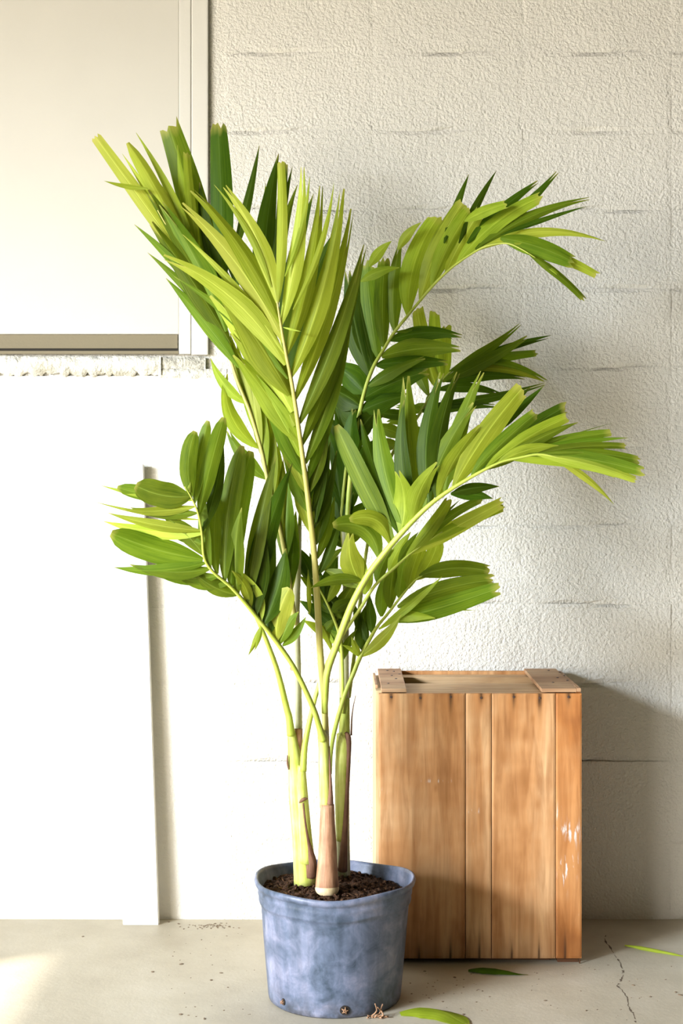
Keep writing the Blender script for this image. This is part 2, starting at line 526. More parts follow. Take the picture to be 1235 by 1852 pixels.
# boarded window upper left
win = empty('window_1', (-0.8, 0, 1.5)); tag(win, 'boarded-over window painted smooth white above the left sill', 'window', kind='structure')
win.location = (0, 0, 0)
def wp(px, py): return ((px - 617.5) / F * WALL, H - (py - 926.0) / F * WALL)
zt = 2.75
xl = XL + 0.03
x325, z605 = wp(324, 605); x345, z632 = wp(346, 631); x375, z642 = wp(377, 641)
box_obj('window_panel', (xl, -0.009, z605), (x325, 0.001, zt), M['panel'], win, 0.002)
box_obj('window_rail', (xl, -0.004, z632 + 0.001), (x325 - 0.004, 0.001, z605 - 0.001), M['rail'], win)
box_obj('window_gap_shade', (xl, -0.0015, z632 - 0.006), (x325 - 0.004, 0.001, z632 + 0.001), M['gap_shade'], win)  # solid strip coloured dark in place of the shadow line under the rail
box_obj('window_stop', (x325, -0.0100, z642), (x345, 0.001, zt), M['casing'], win, 0.003)
box_obj('window_casing', (x345, -0.0085, z642 - 0.002), (x375, 0.001, zt), M['casing'], win, 0.004)
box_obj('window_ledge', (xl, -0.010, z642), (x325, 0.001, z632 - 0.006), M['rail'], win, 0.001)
# rough mortar sill: irregular slab
rs = random.Random(5)
def rough_strip(name, px0, px1, py0, py1, depth, mat, parent, jag=4, n=40):
    vs, fs = [], []
    for i in range(n + 1):
        px = px0 + (px1 - px0) * i / n
        t0 = py0 + rs.uniform(-1, 1) * jag * 0.25; b0 = py1 + rs.uniform(-1, 1) * jag
        xt, z1 = wp(px, t0); xb, z2 = wp(px, b0)
        k = rs.uniform(0.75, 1.15)
        vs += [(xt, 0.001, z1), (xt, -depth, z1), (xt, -depth * k, z1 * 0.6 + z2 * 0.4), (xb, -depth * 0.7 * k, z2 + 0.004), (xb, 0.001, z2)]
    for i in range(n):
        for j in range(4):
            a = i * 5 + j
            fs.append((a, a + 1, a + 6, a + 5))
    return mesh_obj(name, vs, fs, mat, parent, True)
rough_strip('window_sill', -90, 292, 645, 678, 0.010, M['sill'], win, 5, 60)
rough_strip('bare_mortar', 292, 372, 646, 672, 0.006, M['mortar'], win, 5, 16)
rough_strip('sill_underlay', 286, 410, 668, 684, 0.005, M['sill'], win, 3, 16)

# floor crack: jagged sliver following the photo
crk = [(1095, 1688), (1094, 1700), (1103, 1714), (1112, 1727), (1118, 1736), (1123, 1746), (1126, 1758), (1125, 1768), (1121, 1776), (1116, 1782), (1124, 1790),
       (1131, 1799), (1136, 1808), (1135, 1817), (1140, 1827), (1147, 1835), (1149, 1846), (1155, 1860)]
def floor_pt(px, py, z=0.0):
    d = F * (H - z) / (py - 926.0)
    return Vector(((px - 617.5) / F * d, d - WALL, z))
rc = random.Random(11)
fine = []
for (a, b) in zip(crk, crk[1:]):
    for k in range(4):
        t = k / 4
        fine.append((a[0] + (b[0] - a[0]) * t + rc.uniform(-1.3, 1.3), a[1] + (b[1] - a[1]) * t + rc.uniform(-0.6, 0.6)))
vs, fs = [], []
for i, (x, y) in enumerate(fine):
    w = rc.choice([0.4, 0.6, 0.8, 1.1, 2.2])
    vs += [floor_pt(x - w, y, 0.0004), floor_pt(x + w, y, 0.0004)]
    if i and rc.random() > 0.1: fs.append((2 * i - 2, 2 * i - 1, 2 * i + 1, 2 * i))
mesh_obj('crack', vs, fs, M['crack'], floor_o)

# ------------------------------------------------------------------ leaning white board
def slab(name, quad, thick, mat, parent=None):
    """quad: front face corners (bl, br, tr, tl); thickness goes along +y"""
    off = Vector((0, thick, 0))
    bm_ = bmesh.new()
    f = [bm_.verts.new(v) for v in quad]; b = [bm_.verts.new(v + off) for v in quad]
    bm_.faces.new(f); bm_.faces.new(b[::-1])
    for i in range(4):
        j = (i + 1) % 4
        bm_.faces.new((f[i], b[i], b[j], f[j]))
    bmesh.ops.recalc_face_normals(bm_, faces=bm_.faces)
    bmesh.ops.bevel(bm_, geom=list(bm_.edges), offset=0.0015, segments=2, affect='EDGES')
    return bm_obj(name, bm_, mat, parent)
db = F * H / (1673 - 926.0)
lb = slab('leaning_board', [P(222, 1673, db), P(287, 1673, db), P(259, 840, 3.617), P(197, 840, 3.617)], 0.019, M['board'])
tag(lb, 'narrow white painted board leaning against the wall under the window', 'board')

# ------------------------------------------------------------------ crate
crate = empty('wooden_crate', (0.32, -0.2, 0.0))
tag(crate, 'old wooden crate of orange-brown planks standing on end against the wall', 'crate')
def pc(o): 
    o.parent = crate; o.matrix_parent_inverse = crate.matrix_basis.inverted(); return o
crate_inv = Matrix.Translation(crate.location).inverted()
CF = 3.29 - WALL           # y of the crate's front face
TF_ = 0.012
ZB, ZT = 0.012, 0.628
def cxp(px): return (px - 617.5) / F * 3.29
nails_top = [707, 739, 760, 815, 874, 930, 975, 1027]
nails_bot = [757, 815, 867, 925, 975, 1022]
def nailpx(px): return (px - 617.5) / F * 3.29
def wear_color(x, z):
    r = g = b = 0.0
    for i, px in enumerate([707, 760, 815, 870, 929, 976, 1028]):
        dx = (x - nailpx(px)) / 0.0048
        dz = ZT - z
        if dz >= 0:
            r += 0.95 * math.exp(-dx * dx) * math.exp(-(dz / (0.024 + 0.010 * (i % 3))) ** 2)
            dx2 = (x - nailpx(px)) / 0.014
            g += 0.8 * math.exp(-dx2 * dx2) * math.exp(-(dz / (0.05 + 0.012 * (i % 3))) ** 2)
    for i, px in enumerate(nails_bot):
        dx = (x - nailpx(px)) / 0.0022
        dz = z - ZB
        r += 0.95 * math.exp(-dx * dx) * math.exp(-(dz / (0.030 + 0.012 * (i % 3))) ** 2)
    # darker towards the foot, broken up by noise
    nn = noise.noise(Vector((x * 30, 0.3, z * 8)))
    r += max(0, 0.36 - (z - ZB) / 0.20) * (0.7 + 0.6 * nn)
    g += max(0, 0.55 - abs(z - 0.24) / 0.35) * (0.35 + 0.5 * noise.noise(Vector((x * 9, 1.7, z * 6))))
    # brown knots
    for (kx, kz, s) in ((910, 1372, .010), (948, 1405, .008), (950, 1418, .006), (972, 1455, .007), (930, 1460, .009), (900, 1535, .006), (949, 1330, .007), (788, 1425, .004), (896, 1620, .004), (975, 1268, .006), (963, 1300, .004)):
        X = nailpx(kx); Z = H - (kz - 926.0) / F * 3.29
        e = math.exp(-(((x - X) / s) ** 2 + ((z - Z) / (s * 2.2)) ** 2))
        g += 0.7 * e; r += 0.28 * e
    for (kx, kz, sx, sz, k) in ((1036, 1505, .013, .022, 1.0), (1022, 1500, .02, .008, .9), (1030, 1565, .018, .02, .95), (1018, 1585, .01, .03, .85), (693, 1437, .006, .010, .8),
                                (857, 1467, .012, .004, .9), (860, 1525, .01, .004, .5), (1040, 1660, .012, .004, .8), (1040, 1392, .006, .004, .9), (1010, 1475, .004, .02, .7), (790, 1412, .03, .003, .6)):
        X = nailpx(kx); Z = H - (kz - 926.0) / F * 3.29
        b += k * math.exp(-(((x - X) / sx) ** 2 + ((z - Z) / sz) ** 2))
    return (min(r, 1), max(0, min(g, 1)), min(b * 1.1, 1))

def plank_obj(name, x0, x1, z0, z1, yf, th, mat, parent, wear=True):
    """upright plank, finely divided front face so its wear can be stored on it"""
    nx = max(3, int((x1 - x0) / 0.0042)); nz = int((z1 - z0) / 0.0055)
    vs, fs, cs = [], [], []
    e = 0.0014
    for j in range(nz + 1):
        for i in range(nx + 1):
            x = x0 + (x1 - x0) * i / nx; z = z0 + (z1 - z0) * j / nz
            y = yf + (e if i in (0, nx) or j in (0, nz) else 0)
            vs.append(Vector((x, y, z)))
            cs.append(wear_color(x, z) if wear else (0, 0, 0))
    W = nx + 1
    for j in range(nz):
        for i in range(nx):
            a = j * W + i
            fs.append((a, a + 1, a + 1 + W, a + W))
    base = len(vs)
    for (x, z) in ((x0, z0), (x1, z0), (x1, z1), (x0, z1)):
        vs.append(Vector((x, yf + th, z))); cs.append((0, 0, 0))
    bl, br, tr, tl = 0, nx, nz * W + nx, nz * W
    fs.append(tuple(range(0, nx + 1))[::-1] + (base, base + 1))
    fs.append(tuple(nz * W + i for i in range(nx + 1)) + (base + 2, base + 3))
    fs.append(tuple(j * W for j in range(nz + 1)) + (base + 3, base))
    fs.append(tuple(j * W + nx for j in range(nz, -1, -1)) + (base + 1, base + 2))
    fs.append((base, base + 3, base + 2, base + 1))
    org = Vector(((x0 + x1) / 2, yf, z0))
    me = bpy.data.meshes.new(name)
    me.from_pydata([tuple(v - org) for v in vs], [], fs)
    at = me.color_attributes.new('wear', 'FLOAT_COLOR', 'POINT')
    for k, c in enumerate(cs): at.data[k].color = (c[0], c[1], c[2], 1)
    me.materials.append(mat)
    me.update()
    o = bpy.data.objects.new(name, me)
    link(o, parent)
    o.location = org - parent.location
    return o
planks = [(685, 841, M['wood'], 0), (842.4, 888, M['wood'], .0012), (889.5, 1004, M['wood'], 0.0002), (1005.2, 1052, M['wood_red'], .0008)]
plank_objs = []
for (a, b, m, dy) in planks:
    plank_objs.append(plank_obj('front_plank', cxp(a), cxp(b), ZB, ZT, CF + dy, TF_, m, crate))
def cbox(name, lo, hi, mat, bevel=0.001, tilt=0.0, parent=None):
    lo = Vector(lo); hi = Vector(hi); c = (lo + hi) / 2
    bm_ = bmesh.new(); add_box(bm_, lo - c, hi - c, bevel)
    o = bm_obj(name, bm_, mat, crate if parent is None else parent)
    o.location = c - crate.location
    o.rotation_euler.x = tilt
    return o
x0, x1 = cxp(685), cxp(1052)
yb = -0.030
cbox('side_panel', (x0 - 0.007, CF + 0.014, 0.012), (x0 + 0.008, yb, 0.633), M['wood_pale'])
cbox('side_panel', (x1 - 0.012, CF + TF_ + .001, 0.012), (x1 - 0.001, yb, 0.634), M['wood_red'])
cbox('back_panel', (x0 + 0.009, yb - 0.012, 0.012), (x1 - 0.013, yb, 0.6445), M['wood'])
cbox('end_slat', (x0 + 0.010, CF + TF_ + .001, 0.617), (x1 - 0.014, CF + 0.200, 0.6275), M['wood_top'])
cbox('end_slat', (x0 + 0.010, yb - 0.075, 0.612), (x1 - 0.014, yb - 0.014, 0.636), M['wood_top'], 0.001)
cbox('bottom_panel', (x0 + 0.010, CF + TF_ + .001, 0.014), (x1 - 0.014, yb - 0.014, 0.026), M['wood_dark'])
tl = 0.034
cbox('cleat', (cxp(689.5), CF + 0.004, 0.6355), (cxp(735.5), yb - 0.002, 0.6445), M['wood_cleat'], 0.0015, tl)
cbox('cleat', (cxp(980), CF + 0.006, 0.6355), (cxp(1044), yb - 0.002, 0.6445), M['wood_cleat'], 0.0015, tl)
cbox('side_rail', (x0 - 0.007, CF + 0.06, 0.633), (x0 - 0.001, yb - 0.02, 0.641), M['wood_cleat'])
cbox('side_rail', (x1 - 0.010, CF + 0.004, 0.6345), (x1 - 0.001, yb - 0.02, 0.643), M['wood_cleat'], 0.001, 0.02)
for (a, b) in ((x0 + 0.005, x0 + 0.05), (x1 - 0.055, x1 - 0.006)):
    cbox('skid', (a, CF + 0.012, 0.0), (b, yb - 0.005, 0.012), M['wood_dark'])
cbox('skid', (x0 + 0.07, CF + 0.03, 0.0), (x1 - 0.07, CF + 0.07, 0.012), M['wood_dark'])
# nail heads
def nail_mesh():
    bm_ = bmesh.new()
    bmesh.ops.create_cone(bm_, cap_ends=True, segments=8, radius1=0.0030, radius2=0.0026, depth=0.002)
    me = bpy.data.meshes.new('nail'); bm_.to_mesh(me); bm_.free(); me.materials.append(M['nail']); return me
NM = nail_mesh()
for i, px in enumerate([707, 760, 815, 870, 929, 976, 1028]):
    o = bpy.data.objects.new('nail', NM); link(o, crate)
    o.location = Vector((nailpx(px), CF - 0.0004, ZT - 0.008 - 0.002 * (i % 2))) - crate.location
    o.rotation_euler = (math.pi / 2, 0, 0)
for (px, u) in ((702, .2), (716, .45), (722, .70), (712, .85), (708, .62), (700, .9), (1000, .25), (1008, .5), (1020, .62), (1012, .8), (992, .9), (1026, .35)):
    o = bpy.data.objects.new('nail', NM); link(o, crate)
    y = CF + 0.02 + u * (yb - CF - 0.03)
    o.location = Vector(((px - 617.5) / F * (WALL + y) , y, 0.645 + (y - (CF + yb) / 2) * tl)) - crate.location
cbox('splinter', (x1 - 0.006, CF + 0.001, 0.0005), (x1 - 0.003, CF + 0.004, 0.012), M['wood_dark'], 0)

# ------------------------------------------------------------------ the potted palm
PD = 3.07                                    # distance of the pot's axis
pot_c = Vector(((605 - 617.5) / F * PD, PD - WALL, 0))
palm = empty('potted_palm', pot_c)
tag(palm, 'tall green palm with feathery fronds in a faded blue plastic pot', 'plant')
PL = palm.location.copy()

def rel(o):
    """geometry given in room coordinates, object parented to the palm"""
    o.parent = palm
    o.matrix_parent_inverse = Matrix.Translation(-PL)
    return o

# pot: lathe with a rolled rim, slightly out of round
prof = [(0.0, 0.004), (0.128, 0.004), (0.138, 0.0), (0.1425, 0.004), (0.1440, 0.012), (0.1470, 0.05), (0.1530, 0.12), (0.1590, 0.198), (0.1600, 0.206),
        (0.1635, 0.2085), (0.1645, 0.213), (0.1640, 0.222), (0.1660, 0.2255), (0.1665, 0.232), (0.1660, 0.240), (0.1690, 0.243), (0.1725, 0.247),
        (0.1735, 0.252), (0.1720, 0.2565), (0.1690, 0.2580), (0.1665, 0.2565), (0.1650, 0.250), (0.1625, 0.236), (0.1615, 0.234), (0.1610, 0.222), (0.1595, 0.219), (0.1560, 0.19), (0.150, 0.12), (0.146, 0.06)]
NS = 72
vs, fs = [], []
for (r, z) in prof:
    for k in range(NS):
        a = 2 * math.pi * k / NS
        w = 1 + (0.010 * math.cos(2 * a + 0.5) + 0.006 * math.sin(3 * a + 1.0) + 0.003 * math.sin(7 * a)) * min(1, z / 0.25)
        dz = (0.0035 * math.sin(2 * a + 2.0) + 0.002 * math.sin(5 * a)) * (z / 0.25 if z > 0.18 else 0)
        vs.append(pot_c + Vector((r * w * math.cos(a), r * w * math.sin(a), z + dz)))
for i in range(len(prof) - 1):
    for k in range(NS):
        k2 = (k + 1) % NS
        fs.append((i * NS + k, i * NS + k2, (i + 1) * NS + k2, (i + 1) * NS + k))
pot = rel(mesh_obj('pot', vs, fs, M['pot'], None, True))
pot['label'] = 'faded blue plastic nursery pot'
# chipped lip at the left of the rim
def on_pot(px, z, out=0.0):
    """a point on the camera side of the pot wall at height z"""
    for (r0, z0), (r1, z1) in zip(prof[3:9], prof[4:10]):
        if z0 <= z <= z1:
            r = r0 + (r1 - r0) * (z - z0) / (z1 - z0)
    d = PD - 0.9 * r
    x = (px - 617.5) / F * d - pot_c.x
    x = max(-r * 0.99, min(r * 0.99, x))
    return pot_c + Vector((x, -math.sqrt(r * r - x * x), z)), Vector((x, -math.sqrt(r * r - x * x), 0)).normalized(), r
for (px, z, rr) in ((512, 0.022, 0.0075), (623, 0.020, 0.0105)):
    p, nrm, r = on_pot(px, z)
    bm_ = bmesh.new()
    bmesh.ops.create_cone(bm_, cap_ends=True, segments=16, radius1=rr, radius2=rr * 0.93, depth=0.004)
    q = nrm.to_track_quat('Z', 'Y').to_matrix().to_4x4()
    for v in bm_.verts:
        v.co.x *= 0.75 if px < 600 else 1
        v.co = Matrix.Translation(p + nrm * 0.0002) @ q @ v.co
    hole = rel(bm_obj('drain_hole', bm_, M['hole']))
    hole.parent = pot; hole.matrix_parent_inverse = Matrix.Identity(4)
    # fibres filling the hole
    for k in range(5):
        a = k * 1.3
        s = p + nrm * 0.003 + Vector((math.cos(a) * rr * 0.7, 0, math.sin(a) * rr * 0.7))
        e = p + nrm * 0.004 + Vector((math.cos(a + 2.6) * rr * 0.7, 0, math.sin(a + 2.6) * rr * 0.7))
        o = rel(tube_obj('root_fibre', [(s, 0.0008), ((s + e) / 2 + nrm * 0.003, 0.0008), (e, 0.0006)], M['root'], None, 5, 4))
        o.parent = pot; o.matrix_parent_inverse = Matrix.Identity(4)
pot.matrix_parent_inverse = Matrix.Translation(-PL)
# soil
rsn = random.Random(21)
vs, fs = [], []
NR, NA = 22, 72
for i in range(NR + 1):
    for k in range(NA):
        a = 2 * math.pi * k / NA; r = 0.1592 * i / NR
        x, y = r * math.cos(a), r * math.sin(a)
        z = 0.236 + 0.008 * (1 - (r / 0.16) ** 2) - 0.016 * max(0, x / 0.16) ** 1.5 - 0.006 * max(0, y / 0.16)
        z += 0.0075 * noise.noise(Vector((x * 42, y * 42, 3.1))) + 0.006 * noise.noise(Vector((x * 110, y * 110, 8.1)))
        vs.append(pot_c + Vector((x, y, z)))
for i in range(NR):
    for k in range(NA):
        k2 = (k + 1) % NA
        fs.append((i * NA + k, i * NA + k2, (i + 1) * NA + k2, (i + 1) * NA + k))
rel(mesh_obj('soil', vs, fs, M['soil'], None, False))
bm_ = bmesh.new()
for i in range(420):
    r = 0.152 * math.sqrt(rsn.random()); a = rsn.uniform(0, 6.283)
    x, y = r * math.cos(a), r * math.sin(a)
    z = 0.238 + 0.008 * (1 - (r / 0.16) ** 2) - 0.016 * max(0, x / 0.16) ** 1.5 - 0.006 * max(0, y / 0.16)
    s = rsn.uniform(0.002, 0.0062)
    mt = Matrix.Translation(pot_c + Vector((x, y, z))) @ Matrix.Rotation(rsn.uniform(0, 6), 4, Vector((rsn.random(), rsn.random(), rsn.random() + .1))) @ Matrix.Diagonal((s * rsn.uniform(.7, 1.8), s, s * rsn.uniform(.4, .9), 1))
    bmesh.ops.create_icosphere(bm_, subdivisions=1, radius=1.0, matrix=mt)
cl = rel(bm_obj('soil_crumbs', bm_, M['soil'])); cl['kind'] = 'stuff'
# roots curling out at the pot's foot
def Pz(px, py, d): return P(px, py, d)
for pts in ([(668, 1850), (672, 1838), (681, 1828), (678, 1815)], [(690, 1848), (684, 1838), (688, 1828), (683, 1822)], [(686, 1846), (693, 1836), (689, 1826), (692, 1816)],
            [(664, 1852), (667, 1842), (665, 1836)], [(672, 1850), (684, 1843), (694, 1848)], [(694, 1851), (702, 1842), (698, 1838)], [(678, 1846), (681, 1836), (689, 1833)]):
    n_ = len(pts)
    dd = 2.935
    tp = [(P(x, min(y, 1842), dd + 0.006 * math.sin(i * 2 + x)), 0.0019 * (1 - 0.5 * i / n_)) for i, (x, y) in enumerate(pts)]
    tp = [(Vector((p.x, p.y, max(p.z, 0.003))), r) for p, r in tp]
    rel(tube_obj('root', tp, M['root'], None, 6, 5))

# ---------------------------------------------------------- canes and sheaths
def path3(pts, dens=None):
    """[(px, py, d, width_px)] -> [(Vector, radius)]"""
    return [(P(x, y, d), w / 2 / F * d) for (x, y, d, w) in pts]
def stem(name, pts, mat, parent=None, sides=14, n=5, squash=1.0):
    o = tube_obj(name, path3(pts), mat, None, sides, n, squash)
    rel(o)
    if parent is not None:
        o.parent = parent; o.matrix_parent_inverse = Matrix.Identity(4)
    return o
# cane on the left
ca = stem('cane', [(551, 1600, 3.07, 38), (544, 1480, 3.07, 28), (538, 1380, 3.075, 22), (537, 1290, 3.08, 19), (535, 1180, 3.085, 17.5), (534, 1110, 3.09, 16), (538, 1030, 3.10, 13), (541, 950, 3.11, 9)], M['cane'])
ca['label'] = 'pale ringed cane at the left of the clump'
stem('leaf_sheath', [(553, 1597, 3.065, 44), (546, 1512, 3.062, 36), (538, 1441, 3.06, 32), (534, 1384, 3.058, 28), (529, 1340, 3.056, 18), (525, 1318, 3.055, 14)], M['sheath_green'], ca)
stem('leaf_sheath', [(556, 1560, 3.045, 26), (549, 1470, 3.042, 22), (545, 1410, 3.04, 19), (545, 1385, 3.04, 14)], M['sheath_green'], ca)
stem('husk', [(562, 1585, 3.048, 20), (563, 1560, 3.04, 20), (558, 1530, 3.036, 11), (552, 1490, 3.032, 6), (548, 1452, 3.030, 4)], M['husk'], ca, 8)
stem('husk', [(541, 1452, 3.030, 2), (548, 1446, 3.026, 7), (557, 1444, 3.028, 2)], M['husk'], ca, 8)
stem('husk', [(522, 1392, 3.045, 2), (520, 1380, 3.045, 4), (520, 1366, 3.045, 2)], M['husk'], ca, 6)
stem('node_ring', [(534, 1212, 3.084, 19), (534, 1207, 3.084, 19)], M['sheath_brown'], ca, 14, 2)
stem('husk', [(540, 1362, 3.066, 16), (539, 1340, 3.064, 17), (540, 1318, 3.068, 15)], M['sheath_brown'], ca, 10)
# centre cane
cb = stem('cane', [(591, 1606, 3.0, 36), (592, 1500, 3.01, 26), (588, 1400, 3.02, 20), (587, 1320, 3.025, 16), (584, 1270, 3.03, 15), (579, 1200, 3.03, 12)], M['cane'])
cb['label'] = 'centre cane with a brown papery base'
stem('brown_sheath', [(591.5, 1609, 2.997, 43), (591.5, 1596, 2.996, 42), (592, 1560, 2.996, 36), (592.5, 1530, 2.996, 33), (592, 1490, 2.998, 28), (592, 1455, 3.0, 25)], M['sheath_brown'], cb, 18)
stem('base_ring', [(591.5, 1611, 2.997, 41), (591.5, 1607, 2.996, 44), (591.5, 1603, 2.997, 42)], M['collar'], cb, 18, 3)
stem('leaf_sheath', [(589, 1460, 3.004, 22), (587, 1400, 3.006, 21.5), (585, 1345, 3.008, 20), (580, 1322, 3.008, 14)], M['sheath_green'], cb)
stem('husk', [(597, 1455, 2.992, 12), (598, 1430, 2.994, 7), (597, 1395, 2.998, 4), (595, 1350, 3.005, 3)], M['husk'], cb, 8)
# rear right cane
cc = stem('cane', [(620, 1585, 3.15, 28), (619, 1480, 3.15, 26), (621, 1380, 3.15, 22), (623, 1290, 3.15, 19), (622, 1200, 3.15, 18), (624, 1120, 3.15, 14), (625, 1040, 3.155, 10), (622, 960, 3.16, 9)], M['cane'])
cc['label'] = 'rear right cane wrapped in green and brown sheaths'
stem('leaf_sheath', [(618, 1520, 3.14, 20), (618, 1450, 3.137, 25), (619, 1390, 3.136, 27), (620, 1345, 3.137, 26), (614, 1325, 3.137, 12)], M['sheath_green'], cc)
stem('leaf_sheath', [(623, 1345, 3.142, 21), (623, 1300, 3.142, 19.5), (623, 1262, 3.143, 19)], M['petiole'], cc)
stem('husk', [(619, 1575, 3.135, 18), (623, 1510, 3.128, 11), (627, 1440, 3.124, 8), (630, 1380, 3.124, 8), (630, 1335, 3.128, 10), (624, 1325, 3.13, 4)], M['husk'], cc, 8)
stem('husk', [(635, 1330, 3.14, 4), (637, 1290, 3.14, 2.5), (643, 1258, 3.14, 1)], M['husk'], cc, 6)

# ---------------------------------------------------------- fronds
def leaflet_mesh(b, tp, w, bowpx, dbow, roll, tip, rndl, curl=0.0, nseg=12):
    """blade from base b to tip tp (photo px + distance), w px wide"""
    bx, by, bd = b; tx, ty, td = tp
    dx, dy = tx - bx, ty - by
    L = math.hypot(dx, dy) or 1.0
    ox, oy = dy / L, -dx / L
    mx, my, md = (bx + tx) / 2 + ox * 2 * bowpx, (by + ty) / 2 + oy * 2 * bowpx, (bd + td) / 2 + 2 * dbow
    A, B_, C = P(bx, by, bd), P(mx, my, md), P(tx, ty, td)
    half = w / 2 / F * bd / max(0.45, math.cos(roll))
    fold = rndl.uniform(0.20, 0.48)
    cols = (-1, -0.66, -0.33, 0, 0.33, 0.66, 1)
    verts, uvs, faces = [], [], []
    notch = rndl.choice((2, 3, 3, 4)); ndepth = rndl.uniform(0.10, 0.24)
    rag = [rndl.uniform(-0.5, 0.6) for _ in cols]
    wav = rndl.uniform(0, 6)
    for i in range(nseg + 1):
        s = i / nseg
        p = A * (1 - s) ** 2 + B_ * 2 * s * (1 - s) + C * s * s
        T = ((B_ - A) * (1 - s) + (C - B_) * s).normalized()
        N = Vector((0, -1, 0)); N = N - T * N.dot(T)
        if N.length < 0.05: N = Vector((0, 0, 1)) - T * T.z
        N.normalize()
        W = T.cross(N)
        rr = roll + curl * s
        W2 = W * math.cos(rr) + N * math.sin(rr)
        N2 = N * math.cos(rr) - W * math.sin(rr)
        g = min(1.0, 0.16 + 0.84 * math.sin(min(1.0, s / 0.42) * math.pi / 2) ** 0.9)
        if tip == 'p':
            e = 1.0 if s < 0.42 else max(0.035, (1 - ((s - 0.42) / 0.58) ** 1.5))
        elif tip == 'f':
            e = 1.0 if s < 0.40 else max(0.22, 1 - 0.80 * ((s - 0.40) / 0.60) ** 1.15)
        elif tip == 'r':
            e = 1.0 if s < 0.6 else max(0.12, math.sqrt(max(0, 1 - ((s - 0.6) / 0.41) ** 2.6)))
        else:
            e = 1.0 if s < 0.5 else 1 - 0.30 * ((s - 0.5) / 0.5) ** 1.4
        hw = half * g * e
        for j, u in enumerate(cols):
            q = p + W2 * (u * hw) - N2 * (abs(u) * hw * fold * (1 - 0.3 * s)) + N2 * (0.05 * half * math.sin(s * 9 + wav) * u)
            if tip == 't' and i == nseg:
                q += T * rag[j] * half * 0.8
            if tip == 'f' and i >= nseg - 2:
                k_ = (i - nseg + 3) / 3.0
                if j == notch: q -= T * (C - A).length * ndepth * k_
                elif abs(j - notch) == 1: q -= T * (C - A).length * ndepth * 0.35 * k_
            verts.append(q); uvs.append(((u + 1) / 2, s))
    for i in range(nseg):
        for j in range(6):
            a = i * 7 + j
            faces.append((a, a + 1, a + 8, a + 7))
    return verts, faces, uvs

rl = random.Random(99)
def nearest_d(path, x, y):
    best = None
    for (a, b) in zip(path, path[1:]):
        vx, vy = b[0] - a[0], b[1] - a[1]
        L2 = vx * vx + vy * vy or 1
        t = max(0, min(1, ((x - a[0]) * vx + (y - a[1]) * vy) / L2))
        qx, qy = a[0] + vx * t, a[1] + vy * t
        e = (qx - x) ** 2 + (qy - y) ** 2
        if best is None or e < best[0]:
            best = (e, a[2] + (b[2] - a[2]) * t)
    return best[1]
n_leaflets = 0
def frond(label, path, leaf, mat, dzdef=0.0):
    """path: (px, py, d, width px); leaf lines: base tip width bow dz roll tip colour"""
    global n_leaflets
    fr = rel(tube_obj('frond', path3(path), mat, None, 8, 5))
    fr['label'] = label
    rows = [l.split() for l in leaf.strip().splitlines() if l.strip() and not l.strip().startswith('#')]
    for k, r in enumerate(rows):
        bx, by, tx, ty, w, bow, dz, roll = [float(v) for v in r[:8]]
        tip, col = r[8], int(r[9])
        db_ = nearest_d(path, bx, by)
        db_ += float(r[10]) / 100 if len(r) > 10 else 0
        v, f, u = leaflet_mesh((bx, by, db_ - 0.001), (tx, ty, db_ + dz / 100 + dzdef), w, bow, rl.uniform(-0.006, 0.006), math.radians(roll), tip, rl, rl.uniform(-0.15, 0.15))
        o = mesh_obj('leaflet', v, f, LEAF[col], None, True, u)
        rel(o); o.parent = fr; o.matrix_parent_inverse = Matrix.Identity(4)
        n_leaflets += 1
    return fr

# F3: back frond of the crown, shade put into its leaf colour
frond('frond at the back of the crown, shade put into its dark leaves',
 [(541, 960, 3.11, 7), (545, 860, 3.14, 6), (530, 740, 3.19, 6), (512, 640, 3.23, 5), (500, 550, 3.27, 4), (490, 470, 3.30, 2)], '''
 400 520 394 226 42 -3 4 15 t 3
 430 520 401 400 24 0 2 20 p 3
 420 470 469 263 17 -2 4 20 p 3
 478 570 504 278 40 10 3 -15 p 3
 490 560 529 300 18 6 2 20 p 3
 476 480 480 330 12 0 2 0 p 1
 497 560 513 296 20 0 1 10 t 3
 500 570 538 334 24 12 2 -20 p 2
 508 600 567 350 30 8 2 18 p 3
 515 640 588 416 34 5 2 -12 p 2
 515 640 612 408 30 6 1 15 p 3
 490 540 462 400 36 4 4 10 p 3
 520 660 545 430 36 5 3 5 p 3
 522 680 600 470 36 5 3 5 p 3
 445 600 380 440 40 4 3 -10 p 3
''', M['petiole'])

